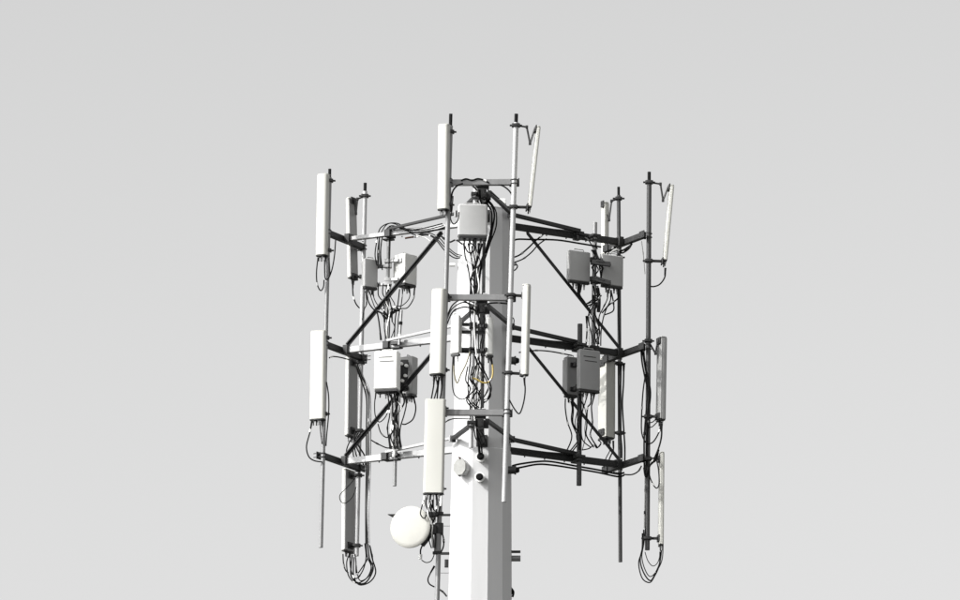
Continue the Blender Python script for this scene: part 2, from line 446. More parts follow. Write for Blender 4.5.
# front frame
panel('white panel antenna highest of all, left of the pole above the radio box', (444.2, 124.6), (443.2, 210.5), -3.18, 0.195, 0.13, -22, 'FL')
panel('white panel antenna left of the pole, middle of three on its pipe', (439.6, 289.5), (437.0, 375.5), -3.2, 0.255, 0.17, -24, 'FL')
panel('widest white panel antenna left of the pole, just above the round dish', (435.6, 399.5), (433.4, 494.5), -3.25, 0.36, 0.12, -6, 'FL', conn=5)
panel('thin leaning white antenna seen edge-on at the top right of the pole', (538.2, 127.5), (529.3, 208.5), -3.05, 0.25, 0.055, 97, 'FR', 0.975, 0.01, elbow=[(516, 125.5), (526.8, 127.0, 0.3), (530.0, 143.5, 0.6)], conn=2, tray='radome')
panel('slim pale antenna right of the pole at mid height, fixed to the bright pipe', (527.0, 284.5), (524.8, 376), -3.08, 0.12, 0.115, 58, 'FR', 0.88, 0.03, conn=2)
# left frame
panel('white panel antenna at the upper far left of the tower', (323.6, 174.4), (322.0, 256.5), dLO - 0.06, 0.215, 0.15, -24, 'LO')
panel('widest white panel antenna at the far left, at mid height', (318.7, 331), (317.6, 420.5), dLO - 0.06, 0.285, 0.12, -20, 'LO')
panel('narrow tilted antenna at the upper left, its grey back towards the pole', (351.0, 199), (352.8, 279.5), dLI + 0.1, 0.27, 0.075, -120, 'LI', 0.975, 0.03, elbow=[(364, 196), (357.5, 199, 0.5), (356.0, 213.5, 0.8)], conn=2)
panel('narrow antenna left of the white slotted radio, grey back towards the pole', (351.8, 357.5), (350.8, 437.5), dLI + 0.1, 0.33, 0.075, -120, 'LI', conn=3)
panel('lowest antenna at the left, above the big hanging cable loops', (348.8, 470), (348.0, 552.5), dLI + 0.1, 0.36, 0.08, -120, 'LI', conn=4)
# right frame
panel('thin leaning white antenna seen edge-on at the top far right', (671.6, 186), (664.6, 262), 0.95, 0.25, 0.06, 97, 'RO', 0.975, 0.005, elbow=[(649, 182.3), (660.5, 184, 0.3), (663.0, 200.5, 0.6)], conn=2, tray='radome')
panel('grey antenna at the far right at mid height, with a dark outer edge', (662.2, 337.5), (660.8, 421), 0.9, 0.22, 0.11, 112, 'RO', 0.955, 0.05, elbow=[(648, 341), (655.5, 353.5, 0.6)], conn=2, m='backing')
panel('thin edge-on antenna at the lower far right above hanging cable loops', (661.6, 452.5), (660.8, 546), 0.9, 0.2, 0.065, 100, 'RO', conn=3, tray='radome')
panel('narrow tilted antenna behind the upper right radio boxes', (605.4, 202.5), (605.0, 281), 2.1, 0.12, 0.10, 122, 'RI', 0.975, 0.3, tray='radome', elbow=[(619, 198.5), (611.5, 201, 0.5), (609.0, 220.0, 0.8)], conn=2)
panel('white-backed panel antenna right of the slotted grey radio', (607.4, 358), (607.0, 439.5), 2.1, 0.27, 0.22, 122, 'RI', conn=4, tray='radome')

# ------------------------------------------------------------------ radio boxes
def radio(label, cx, y0, y1, depth, w, d, yaw, pipe_key, m='radio', slots=0, ch=0.02, conn=4, fins='back', hz=None, arms=True):
    A, B = P(cx, y1, depth), P(cx, y0, depth)
    Z = UP; H = (B - A).length
    C = (A + B) / 2
    F = Vector((math.sin(R(yaw)), -math.cos(R(yaw)), 0)); Y = -F; X = Y.cross(Z)
    o = thing('radio_unit', label, 'radio box', A, 'radio boxes on the arms')
    body = MB().rbox(C, X, Y, Z, w / 2, d / 2, H / 2, ch, 3).build('housing', m, o)
    for k in range(slots):
        q = C + F * (d / 2 + 0.002) + Z * (H * (0.33 - 0.11 * k)) + X * (w * (0.04 if k else -0.02))
        MB().beam(q - X * (w * 0.30), q + X * (w * 0.30), 0.008, 0.014).build('vent_slot', 'under', body)
    # cooling fins
    nf = 9
    mb = MB()
    for k in range(nf):
        if fins == 'back':
            q = C + Y * (d / 2 + 0.022) + X * (w * 0.86 * (k / (nf - 1) - 0.5)); mb.rbox(q, X, Y, Z, 0.005, 0.024, H * 0.44, 0.002, 1)
    mb.build('cooling_fins', m, o)
    lid = MB().rbox(A - Z * 0.021, X, Y, Z, w / 2 * 0.95, d / 2 * 0.92, 0.020, 0.006, 1).build('connector_plate', 'under', o)
    for k in range(conn):
        q = A - Z * 0.04 + X * (w * 0.74 * ((k + 0.5) / conn - 0.5)) + Y * (d * 0.2 * (1 if k % 2 else -1))
        MB().lathe(q, -Z, [(0, 0.022), (0.04, 0.022), (0.04, 0.015), (0.10, 0.013)], 10).build('connector', 'galvw' if k % 2 else 'bolt', lid)
    # carrying handle on the top
    q = B + Z * 0.004
    MB().tube([q - X * (w * 0.25) - Z * 0.01, q - X * (w * 0.22) + Z * 0.035, q + X * (w * 0.22) + Z * 0.035, q + X * (w * 0.25) - Z * 0.01], 0.009, 6).build('handle', m, o)
    if arms:
        L = PIPE[pipe_key]
        for f in (0.78, 0.14):
            q = A + Z * (H * f); k = L.at(q.z)
            s = (k - q); s.z = 0
            # leave the box through the face nearest the pipe
            best = max(((F, d / 2), (-F, d / 2), (X, w / 2), (-X, w / 2)), key=lambda e: s.normalized().dot(e[0]) - e[1] * 0.2)
            st = q + best[0] * (best[1] + 0.002)
            mb = MB()
            mb.beam(st, st + best[0] * 0.03, 0.12, 0.08)
            if (k - st - best[0] * 0.03).length > 0.08: mb.beam(st + best[0] * 0.03, k, 0.06, 0.085 if pipe_key in ('RU', 'RL') else 0.055)
            mb.rbox(k, Vector((1, 0, 0)), Vector((0, 1, 0)), UP, L.r + 0.03, L.r + 0.03, 0.035, 0.01, 2)
            mb.build('bracket', 'galvw' if pipe_key == 'LU' else 'bolt', o)
    return o
radio('light grey radio box high on the pole front, below the top cross bar', 472.6, 205.5, 237.5, -2.25, 0.53, 0.26, 2, 'FC', 'radiol', ch=0.035)
radio('small white radio on the left of the cable pipe at mid height', 455.6, 315, 354, -2.2, 0.18, 0.07, -32, 'FC', 'radiow', ch=0.03, conn=2)
radio('small white radio on the right of the cable pipe, with the yellow cable', 489.6, 318, 355.5, -2.2, 0.13, 0.1, 14, 'FC', 'radiow', ch=0.03, conn=2)
radio('small shaded grey radio at the upper left, leftmost of its pair', 370.0, 259.5, 287.5, 1.1, 0.28, 0.10, 30, 'LU', 'radio', ch=0.016)
radio('white radio box with a grey side at the upper left, right of its pair', 405.8, 255.5, 285, 1.16, 0.32, 0.27, 46, 'LU', 'radiow', ch=0.012)
radio('white radio with two vent slots at the left, mid height', 387.4, 352, 390.5, 0.55, 0.44, 0.26, -14, 'LL', 'radiow', slots=2, ch=0.03)
rb = radio('grey radio box tucked behind the white slotted radio at the left', 408.6, 357.5, 395, 1.12, 0.20, 0.28, 60, 'LL', 'radio', ch=0.02)
MB().rbox(P(404.0, 373.5, 0.86), Vector((1, 0, 0)), Vector((0, 1, 0)), UP, 0.075, 0.05, 0.25, 0.01, 2).build('mounting_hardware', 'under', rb)
for xx, yy in ((402, 364), (407, 366), (403, 381), (406, 376)):
    MB().lathe(P(xx, yy, 0.80), Vector((-0.5, -1, 0)), [(0, 0.03), (0.05, 0.03), (0.06, 0.02)], 10).build('connector', 'white', rb)
radio('grey radio with arched top edge at the upper right, nearest the pole', 578.6, 251.5, 281.5, 0.80, 0.45, 0.09, 28, 'RU', 'radio', ch=0.02)
rf = radio('grey radio box at the upper right, farther from the pole', 611.6, 255.5, 286, 0.95, 0.45, 0.09, 28, 'RU', 'radio', ch=0.02)
for ya, yb in ((262.0, 264.5), (278.5, 283.0)):
    mb = MB(); mb.beam(P(592, ya, 0.66), P(610.5, yb, 0.66), 0.07, 0.085); mb.beam(P(596, ya - 1.5, 0.64), P(604, yb - 2.5, 0.64), 0.05, 0.04)
    mb.beam(P(609.5, yb, 0.66), P(609.5, yb, 0.86), 0.05, 0.06)
    mb.build('front_bracket', 'bolt', rf)
radio('grey radio with two vent slots at the right, mid height', 588.6, 350.5, 390.5, 0.55, 0.43, 0.11, 28, 'RL', 'radiod', slots=2, ch=0.02)
radio('darker grey radio half hidden behind the slotted one at the right', 570.8, 357.5, 395.5, 1.05, 0.24, 0.14, 30, 'RL', 'radiod', ch=0.02)

# ------------------------------------------------------------------ dish
def dish():
    c = P(410.2, 527, -3.45)
    n = Vector((-math.sin(R(20)), -math.cos(R(20)), -0.02)).normalized()
    o = thing('microwave_dish', 'round cream microwave dish hanging left of the pole below the panels', 'dish', c)
    r = 0.372
    MB().lathe(c - n * 0.02, n, [(0.0, r), (0.016, r), (0.022, r * 0.99), (0.032, r * 0.8), (0.040, r * 0.45), (0.044, 0.02)], 48).build('radome', 'dish', o, 60)
    MB().lathe(c - n * 0.06, n, [(0.0, r * 0.96), (0.0395, r * 0.975)], 48).build('shroud', 'white', o)
    MB().lathe(c - n * 0.30, n, [(0, 0.10), (0.06, 0.11), (0.15, 0.22), (0.2395, r * 0.94)], 40).build('reflector_back', 'radiow', o)
    hub = c - n * 0.40
    L = PIPE['FL']
    MB().rbox(hub - n * 0.02, n.cross(UP).normalized(), n, UP, 0.10, 0.08, 0.11, 0.015, 2).build('radio_head', 'bolt', o)
    k = L.px(529)
    MB().beam(hub - n * 0.06, k, 0.07, 0.10).build('mount_arm', 'dark', o)
    MB().rbox(k, Vector((1, 0, 0)), Vector((0, 1, 0)), UP, 0.075, 0.075, 0.10, 0.015, 2).build('pipe_clamp', 'bolt', o)
    k2 = L.px(514)
    MB().rbox(k2, Vector((1, 0, 0)), Vector((0, 1, 0)), UP, 0.07, 0.07, 0.03, 0.012, 2).build('pipe_clamp', 'bolt', o)
    MB().tube([k2, P(424, 518, -3.1)], 0.028, 8).build('tilt_rod', 'dark', o)
    MB().tube([P(399, 517.2, -3.25), P(387.8, 514.4, -3.3)], 0.06, 8, taper=0.006).build('side_strut', 'dark', o)
    MB().lathe(P(433, 520, -3.1), Vector((0, -1, 0)), [(0, 0.055), (0.05, 0.055), (0.05, 0.03), (0.06, 0.03)], 14).build('tilt_adjuster', 'white', o)
    MB().rbox(P(437.2, 541, -3.1), Vector((1, 0, 0)), Vector((0, 1, 0)), UP, 0.055, 0.06, 0.2, 0.02, 2).build('pipe_sleeve', 'galv', o)
    MB().rbox(P(436.6, 553, -3.1), Vector((1, 0, 0)), Vector((0, 1, 0)), UP, 0.07, 0.06, 0.02, 0.01, 2).build('pipe_clamp', 'bolt', o)
    MB().rbox(P(426.5, 539.5, -3.2), Vector((0.8, 0, -0.6)), Vector((0, 1, 0)), Vector((0.6, 0, 0.8)), 0.045, 0.05, 0.13, 0.012, 2).build('lower_bracket', 'bolt', o)
    MB().rbox(P(431.5, 529.5, -3.2), Vector((1, 0, 0)), Vector((0, 1, 0)), UP, 0.085, 0.06, 0.085, 0.012, 2).build('pan_bracket', 'bolt', o)
    MB().rbox(P(430, 514.5, -3.2), Vector((1, 0, 0)), Vector((0, 1, 0)), UP, 0.10, 0.05, 0.04, 0.012, 2).build('upper_bracket', 'bolt', o)
dish()

# ------------------------------------------------------------------ cross bars that carry the two small front radios
o = thing('radio_bracket', 'short dark cross bar behind the two small white radios', 'bracket', P(472, 332, -2.1))
MB().beam(P(457, 332, -2.1), P(489, 332.4, -2.1), 0.05, 0.055).build('cross_bar', 'dark', o)
MB().beam(P(459, 351.5, -2.1), P(489, 352, -2.1), 0.05, 0.05).build('cross_bar', 'dark', o)

# ------------------------------------------------------------------ cables
band = random.Random(3)
def cable(label, pts, depth, r=0.016, m='cable', group=None, ends=None):
    w = [P(p[0], p[1], p[2] if len(p) > 2 else depth) for p in pts]
    mb = MB(); mb.origin = w[0].copy()
    mb.tube(smooth_path(w), r, 7)
    o = mb.build('cable', m)
    tag(o, label, 'cable', group)
    L = sum(((w[i + 1] - w[i]).length for i in range(len(w) - 1)))
    if L > 0.35 and band.random() < 0.6:
        sp = smooth_path(w, 10)
        for _ in range(band.choice((1, 1, 2))):
            i = band.randrange(3, len(sp) - 4)
            d = (sp[i + 1] - sp[i - 1]).normalized()
            MB().tube([sp[i] - d * 0.028, sp[i] + d * 0.028], r * 1.35, 8).build('tape_band', band.choice(('white', 'cableg', 'cable', 'galvw')), o)
    if ends:
        for i in ends:
            a, b = (w[0], w[1]) if i == 0 else (w[-1], w[-2])
            d = (b - a).normalized()
            MB().tube([a, a + d * 0.07, a + d * 0.14], r * 1.5, 8, taper=r * 1.1).build('connector_boot', 'cable', o)
    return o

def bundle(label, base, depth, n, r, jit, group, m='cable', shift=(0, 0), ends=None, dj=0.03):
    """n alike cables that run together; nothing in the photograph tells them apart"""
    for k in range(n):
        f = 0 if n == 1 else k / (n - 1) - 0.5
        pts = []
        for i, p in enumerate(base):
            e = 0.35 if i in (0, len(base) - 1) else 1.0
            pts.append((p[0] + shift[0] * f + random.uniform(-jit, jit) * e, p[1] + shift[1] * f + random.uniform(-jit, jit) * e,
                        (p[2] if len(p) > 2 else depth) + random.uniform(-dj, dj)))
        cable('one of the ' + label if n > 1 else label, pts, depth, r * random.uniform(0.7, 1.08), m if isinstance(m, str) else m[k % len(m)], group, ends)

# --- left frame, upper
DL = 1.10
bundle('black cables arching over the upper left arm to its radio boxes', [(445, 226, 0.2), (428, 230, 0.4), (412, 231.5, 0.6), (401, 227, 0.75), (391, 224.5, 0.85), (384, 229.5), (380, 239), (379, 255), (380, 268)], DL, 4, 0.011, 1.6, 'upper left arch cables', shift=(5, 4))
bundle('dark cables bunched under the root of the upper left arm', [(416, 236, 0.5), (428, 233.5, 0.3), (437, 239, -0.1), (445, 248, -0.4), (455, 256, -0.55), (461, 257, -0.6)], 0, 3, 0.014, 1.0, 'upper left root cables', shift=(-3, 3))
cable('pale cable end above the upper left diagonal strut', [(416, 235), (421, 236.5), (426, 238), (430, 241)], 0.3, 0.011, 'white')
cable('rusty brown cable clamp lying along the upper left arm', [(405, 238.2), (409, 237.5), (414, 236.8)], 0.72, 0.018, 'rust')
cable('black jumper hanging in a deep loop under the upper far left panel', [(318, 257.5), (316.5, 272), (317.2, 284), (320.5, 290.5), (323.4, 287), (324, 280)], dLO - 0.08, 0.012)
cable('black jumper from the far left pipe to the bottom of the upper panel', [(335.6, 240), (334.4, 256), (331.8, 270), (328, 279), (325, 277), (324.6, 260)], dLO - 0.08, 0.012)
cable('short black jumper hooked under the upper far left panel beside its pipe', [(329, 258), (329.6, 268), (329.6, 276), (326.6, 280)], dLO - 0.1, 0.012)
cable('thin cable falling from the tilted upper left antenna', [(352.6, 281), (353, 294), (355.6, 303), (359.4, 308)], dLI + 0.05, 0.013, ends=[0])
cable('thin black cable beside the inner left pipe above mid height', [(366, 294), (366.5, 304), (364, 310), (362.5, 320)], dLI - 0.02, 0.010)
bundle('black jumpers dropping from the small shaded upper left radio', [(369, 290), (371, 301), (377, 310), (385, 314), (389, 322)], DL, 3, 0.012, 1.4, 'jumpers under the shaded left radio', shift=(6, -2), ends=[0])
bundle('black jumpers between the two upper left radios', [(383, 283), (383.5, 294), (387, 303), (389, 312), (388, 322)], DL, 3, 0.013, 1.6, 'jumpers between the upper left radios', shift=(8, 0))
bundle('black jumpers looping from the white upper left radio', [(412, 287), (411.5, 298), (405, 306.5), (397, 308), (390, 313)], DL, 2, 0.012, 1.0, 'jumpers under the white upper left radio', shift=(-5, -2), ends=[0])
bundle('black cables falling from the upper left radios to the middle arm', [(401, 289), (400, 304), (397.5, 318), (396, 341)], DL - 0.03, 2, 0.013, 1.0, 'left drop cables', shift=(3, 0))
cable('black cable with a boot ending left on the middle left arm', [(376.5, 309), (379, 322), (381, 340)], DL - 0.05, 0.014, ends=[1])
bundle('tangled cables at the joint under the upper left radios', [(384, 312), (389, 316), (393, 312), (397, 309), (401, 311)], DL - 0.06, 3, 0.016, 2.6, 'upper left tangle')
cable('pale conduit standing on the middle left arm', [(401.5, 310), (400.5, 325), (399, 345)], 0.7, 0.026, 'galv')
for k, x in enumerate((379.3, 389.8)):
    cable(('dark riser cable left of the upper left radio pipe', 'dark riser cable right of the upper left radio pipe')[k], [(x, 238), (x - 0.4, 250), (x - 0.8, 268)], 1.0, 0.013)
# --- left frame, middle and lower
cable('long thin jumper looping from the mid far left panel to the lower bar', [(312, 421), (310, 432), (306.5, 446), (308.5, 456), (314, 460.5), (322.5, 462)], dLO - 0.08, 0.013, ends=[0])
cable('thin jumper running down the far left pipe beside the panel', [(326.5, 382), (328.6, 396), (328.6, 414), (326.6, 436), (326, 446)], dLO - 0.1, 0.012)
cable('short jumper under the mid far left panel', [(320, 421.5), (320.6, 432), (322.2, 444)], dLO - 0.08, 0.010)
cable('curved cable hooked over the middle left face bar', [(329, 358), (333, 356.5), (341, 357.5), (350, 360)], dLO + 0.2, 0.012)
bundle('thick feeder cables bundled down the inner left pipe', [(357, 364), (361, 376), (366.5, 388), (368.8, 402), (368.6, 430), (368.0, 470), (367.4, 510), (367.6, 544)], dLI - 0.12, 4, 0.015, 0.7, 'left feeder bundle', ('cable', 'cableg', 'cable', 'galvw'), shift=(3.2, 0), dj=0.04)
cable('thin black wire looped in front of the lowest left antenna', [(355.5, 478), (347, 487.5), (340, 495), (341, 501.5), (346, 503), (353, 496), (356, 487)], dLI - 0.15, 0.008)
bundle('big cable loops hanging below the lowest left antenna', [(367.5, 543), (370, 557), (373, 570), (367.5, 581), (358.5, 584), (351.5, 577), (350, 566), (352, 555)], dLI - 0.05, 3, 0.014, 1.4, 'left hanging loops', shift=(-4, -4))
bundle('inner cable loops hanging below the lowest left antenna', [(367.5, 545), (369.5, 560), (366, 573), (358, 579.5), (353, 570), (352.5, 555)], dLI - 0.08, 2, 0.013, 1.0, 'left inner loops', shift=(-6, -3))
cable('slanting cable crossing inside the left hanging loops', [(368, 558), (362.5, 567), (356.5, 574), (356, 562), (355, 554)], dLI - 0.1, 0.011)
cable('pale jumper with a white boot at the foot of the lowest left antenna', [(343, 554), (343.5, 563), (345.5, 570), (348.5, 573)], dLI + 0.0, 0.012)
bundle('short cables gathered behind the mid left antenna foot', [(353, 440), (350.5, 450), (352, 462)], dLI, 2, 0.012, 1.2, 'mid left foot cables', shift=(6, 0))
bundle('black cables crossing at the inner end of the lower left bar', [(358, 432), (355, 442), (360, 455), (363, 466)], dLI - 0.05, 3, 0.014, 2.2, 'lower left crossing cables', shift=(6, 0))
cable('thin loop left of the cables under the white slotted radio', [(376, 392), (374.6, 404), (375.4, 416), (379.5, 422), (386, 416), (389, 406)], DL - 0.2, 0.010, ends=[0])
cable('loose thin loop low under the white slotted radio', [(378, 424), (381, 433), (387, 437.5), (391, 432)], DL - 0.1, 0.011)
cable('loose sagging wire above the lower left arm', [(371, 440), (379, 444.5), (388, 448), (393.5, 445), (395, 438)], DL, 0.012)
cable('black loop hanging right of the grey left radio', [(413.5, 396), (415.8, 408), (413, 419), (406, 424), (402, 424)], DL, 0.013, ends=[0])
for k in range(9):
    x = 387.5 + 2.1 * k
    wob = lambda a: random.uniform(-a, a)
    cable('tangled black cable dropping from the left mid radios to the lower arm', [(x, 393), (x + 1.5 + wob(2), 403), (x * 0.75 + 98.5 + wob(3), 415), (x * 0.6 + 158 + wob(3), 427), (395 + (k - 4) * 1.5 + wob(2), 438), (396 + (k - 4) * 1.5, 449)], 0.62 + wob(0.08), 0.012 + 0.003 * (k % 2), 'cableg' if k % 4 == 2 else 'cable', 'left mid radio drop cables')
cable('white strapped cable run above the lower left arm', [(393, 425), (395, 436), (395, 446), (393.5, 457)], 0.6, 0.026, 'white')

# --- front, upper
DF = -2.3
cable('black cable curling down from the left of the top cross bar', [(463, 183.5), (457, 186), (452.5, 192), (451, 202), (451, 212)], -3.1, 0.016)
cable('thin cable hooked beside the front left pipe', [(453, 196), (452, 210), (450.5, 218), (453.5, 224), (458, 220), (459, 212)], -3.0, 0.011)
cable('black cable curling down at the right of the top cross bar', [(496, 184), (503, 186), (509, 190.5), (512.5, 196)], -3.0, 0.014)
cable('short wire from the front arm to the right front brace', [(487, 189), (493, 194), (499, 198.5)], -2.6, 0.009)
bundle('thick black cables bowing right of the top front radio', [(485, 200), (491.5, 206), (494.5, 215), (493, 229), (488.5, 244), (484, 258), (479, 272), (476.5, 292)], -1.95, 3, 0.016, 1.0, 'front bow cables', shift=(-4, 2))
bundle('clustered black cables on the front arm under the top cross bar', [(477, 186, -2.7), (480, 192, -2.3), (483, 199, -2.0), (485, 207, -1.8)], -2.0, 4, 0.02, 1.6, 'front arm cluster', shift=(8, 0))
bundle('black jumpers from the top front radio converging on the pipe', [(466, 243), (468, 256), (471, 270), (473.5, 284), (475.5, 298)], DF, 2, 0.013, 0.9, 'front left jumpers', shift=(5, 0), ends=[0])
bundle('black jumpers right of the pipe under the top front radio', [(482, 243), (480, 254), (477, 266), (475, 282), (475, 300)], DF, 3, 0.015, 1.4, 'front right jumpers', shift=(6, 0), ends=[0])
cable('coil of black cable just under the top front radio', [(465, 246), (468, 252), (473, 252), (474.5, 246), (470, 243)], DF - 0.05, 0.013)
cable('short curved cable left of the top front radio', [(441, 236, -0.6), (449, 242, -0.9), (456, 240, -1.4), (462, 244, -2.0)], 0, 0.016)
bundle('black feeder cables strapped down the front pipe', [(475, 285), (474.5, 305), (475.2, 325), (474, 345), (475.5, 362), (474, 385), (473.5, 405), (475, 420)], DF + 0.05, 3, 0.013, 1.6, 'front feeder cables', ('cable', 'white', 'cable'), shift=(9, 0))
bundle('cables arching left from the front pipe behind the mid panel', [(447, 320, -3.0), (452, 309, -2.8), (461, 303.5, -2.5), (469, 303.5, -2.35), (477, 308, -2.2)], DF, 3, 0.017, 0.8, 'front left arch', shift=(0, 7), m=('cable', 'cableg'))
cable('black cable sweeping right from the front pipe to the bright pipe', [(480, 308, -2.2), (487, 304, -2.4), (496, 302.8, -2.8), (507, 303.6, -3.0)], DF, 0.015)
cable('black cable from the mid cross bar down to the front pipe', [(463, 300), (470, 305), (476, 312), (480, 320)], -2.9, 0.014)
bundle('black cables on the front arm between the two small radios', [(477, 310), (480, 322), (481, 334), (479, 346), (481, 356)], -1.7, 3, 0.016, 1.8, 'front mid arm cables', shift=(8, 0))
# --- front, middle
cable('bright yellow cable looping below the right small radio', [(490.6, 357), (492.6, 366), (492.4, 376), (488.5, 382), (482.5, 382.5), (477, 379.5), (472.5, 378)], DF - 0.1, 0.016, 'yellow', ends=[0])
cable('thin olive jumper below the left small radio', [(453.5, 358), (454, 372), (457, 383), (461, 374), (466, 364), (470, 352)], DF - 0.2, 0.013, 'olive', ends=[0])
cable('thin dark jumper looping low at the left of the front pipe', [(453, 357), (452.2, 376), (453.5, 392), (459, 398.5), (465, 398.5), (469, 393)], DF - 0.05, 0.010)
bundle('black jumpers crossing from the small radios to the front pipe', [(476, 356), (482, 369), (488, 381), (490, 389), (486, 398), (480, 403), (478, 412)], DF - 0.08, 2, 0.014, 0.9, 'front crossing jumpers', shift=(-4, -3))
bundle('tangled cables on the front pipe below the small radios', [(472, 366), (469, 378), (475, 388), (469.5, 399), (476, 408)], DF - 0.06, 3, 0.012, 2.2, 'front tangle', shift=(7, 0))
bundle('small cable loops right of the front pipe below the yellow cable', [(484, 386), (479, 394), (483, 401), (489, 397), (490, 388)], DF + 0.02, 2, 0.009, 1.4, 'small front loops')
cable('white cable run down the front pipe beside the yellow cable', [(480, 372), (481, 385), (480, 398), (477, 409)], DF + 0.1, 0.016, 'white')
# --- front left panel jumpers
for k in range(4):
    x = 434.4 + 2.3 * k
    cable('short black jumper between the middle and the widest front panels', [(x, 377), (x + (0.8 if k % 2 else -0.8), 386), (x - 2.2 + (k - 1.5) * 0.6, 399)], -3.16 - 0.03 * (k % 2), 0.013, 'cable', 'jumpers between the front panels', ends=[0])
for k in range(5):
    x = 427 + 3.2 * k
    cable('short jumper curling under the widest front panel above the dish', [(x, 496), (x - 1 + 0.4 * k, 504), (x * 0.5 + 217 + (k - 2), 511), (433 + k, 517)], -3.15 - 0.02 * k, 0.014, 'cable', 'jumpers above the dish')
cable('black cable loop at the upper right rim of the dish', [(424, 500), (421.5, 508), (420.5, 514), (424, 518.5), (427, 514)], -3.6, 0.011, 'cable')
# --- front, lower
bundle('black cables running from the lower arm into the pole entry', [(475, 414, -2.2), (477.5, 423, -1.9), (478, 434, -1.4), (479.5, 446, -0.9), (480.5, 457, -0.72)], 0, 3, 0.019, 0.8, 'pole entry cables', shift=(3, 0))
bundle('cables hanging beside the lower front arm', [(474, 420), (478, 430), (480, 438), (483, 444)], -1.6, 3, 0.015, 1.3, 'lower arm cables', shift=(6, 0))
cable('thin wire under the left of the lower cross bar', [(443, 424), (449, 420), (456, 418.5), (470, 419)], -2.95, 0.010)
# --- dish
cable('drop cable with a white plug under the dish', [(422.5, 545), (420.6, 550), (420.6, 556)], -3.15, 0.014)
MBW = MB(); MBW.origin = P(420.6, 556, -3.15); MBW.tube([P(420.8, 554.5, -3.15), P(420.4, 559, -3.15)], 0.03, 10)
tag(MBW.build('cable_plug', 'white'), 'small white plug hanging under the dish', 'plug')
cable('thin cable bowing from the dish mount to the pipe below it', [(421.5, 560), (426, 562.5), (431, 561), (434, 555), (435.5, 546)], -3.1, 0.009)
cable('black cable bowing right of the dish pipe', [(439.5, 529), (443, 536), (443.5, 546), (440, 554)], -3.1, 0.014)
cable('dark cable looping out left of the pipe below the dish', [(434.5, 566), (431, 572), (428, 579), (429.5, 584), (434.5, 587)], -3.1, 0.013, ends=[0])
cable('dark cable reaching the pole at the bottom edge', [(438.5, 589, -3.0), (443, 592, -1.8), (446.5, 596, -0.6)], 0, 0.016)

# --- right frame, upper
DR = 0.92
cable('black cable slung under the upper right arm', [(514, 244, 0.2), (516, 239.5, 0.25), (533, 239.5, 0.3), (557, 240, 0.55), (580, 243.5, 0.75), (601, 247, 1.0)], 0, 0.017)
bundle('black cables curving from the pole up to the upper right arm', [(512, 260.5, 0.15), (521, 257, 0.2), (530, 250, 0.25), (537, 243, 0.3), (545, 236.5, 0.4)], 0, 2, 0.015, 0.5, 'upper right root cables', shift=(3, 4.5))
cable('small loop of cable at the right pole edge', [(514, 262, 0), (517.5, 266, 0), (515, 270, 0), (511, 271, 0)], 0, 0.012)
bundle('thin black cables lying along the upper right arm', [(572, 233, 0.7), (582, 235, 0.9), (590, 239, 0.95), (595, 248, 0.92)], 0, 2, 0.012, 0.8, 'upper right arm top cables', shift=(5, 2))
bundle('black jumpers under the upper right radio nearest the pole', [(579.5, 284), (579, 293), (582, 300), (586, 304.5), (594, 300), (600, 294)], DR - 0.2, 3, 0.013, 1.0, 'jumpers of the upper right near radio', shift=(3, 2), ends=[0])
bundle('black jumpers under the upper right radio farther from the pole', [(609.5, 290), (609, 300), (604, 309), (601, 318), (600, 332), (599, 346)], DR - 0.1, 2, 0.014, 1.0, 'jumpers of the upper right far radio', shift=(3, 0), ends=[0])
cable('black jumper elbowing under the upper right far radio', [(611, 290), (613.5, 303), (613, 311), (604, 315)], DR - 0.1, 0.013)
cable('black jumper slanting from the right pipe to the radio tangle', [(618.5, 289), (618, 298), (609, 305), (602, 313)], DR - 0.1, 0.014, ends=[0])
cable('thick grey conduit beside the upper right radio pipe', [(597.5, 288), (599, 300), (598.5, 312)], DR, 0.035, 'dark')
cable('black jumper with boots between the right diagonal strut and the arm', [(586.5, 316), (587, 330), (586, 346)], DR - 0.1, 0.014, ends=[0])
cable('pale riser beside the jumper above the slotted grey radio', [(589, 317), (589.3, 331), (589, 347)], DR - 0.1, 0.013, 'white')
bundle('twisted black cable ends under the upper right corner', [(611, 251), (616, 248.5), (621, 252), (627, 248), (632, 244)], 1.3, 3, 0.016, 1.8, 'upper right corner cables')
cable('white strap under the upper right corner bar', [(610, 254), (613, 251), (617, 249)], 1.2, 0.02, 'white')
cable('pale cable down the far right pipe from the corner', [(641.5, 241), (643, 252), (644, 262), (645, 274)], 0.95, 0.008, 'cableg')
cable('jumper loop under the leaning antenna at the far right', [(665.4, 268), (664.8, 277), (660, 284), (654, 286.5), (649, 286)], 0.92, 0.014, ends=[0])
cable('black cable run down the inner right pipe', [(618.6, 290), (618.4, 318), (619.5, 345)], 1.98, 0.017)
# --- right frame, middle
cable('black cable slung under the middle right arm', [(519, 352.5, 0.2), (535, 350.5, 0.3), (551, 351.5, 0.5), (572, 355.5, 0.7)], 0, 0.013)
cable('jumper looping from the slim pale antenna back to the bright pipe', [(524.2, 378), (525.2, 390), (523.5, 403), (519.5, 413.5), (514.5, 409), (509.5, 400)], -3.12, 0.013, ends=[0])
cable('thin wire along the bright pipe beside the slim antenna', [(510, 314), (514, 320), (512, 328), (509, 332)], -3.1, 0.010)
bundle('black cables under the half hidden grey radio at the right', [(569, 398), (570, 410), (571, 424), (577, 436), (571, 447), (565, 456)], DR - 0.1, 3, 0.013, 2.4, 'jumpers of the hidden right radio', shift=(7, 0))
bundle('black jumpers under the slotted grey radio', [(591, 392), (590, 402), (586.5, 410), (587, 424), (588, 438), (593, 447)], DR - 0.3, 3, 0.013, 2.6, 'jumpers of the slotted right radio', shift=(-7, 0), ends=[0])
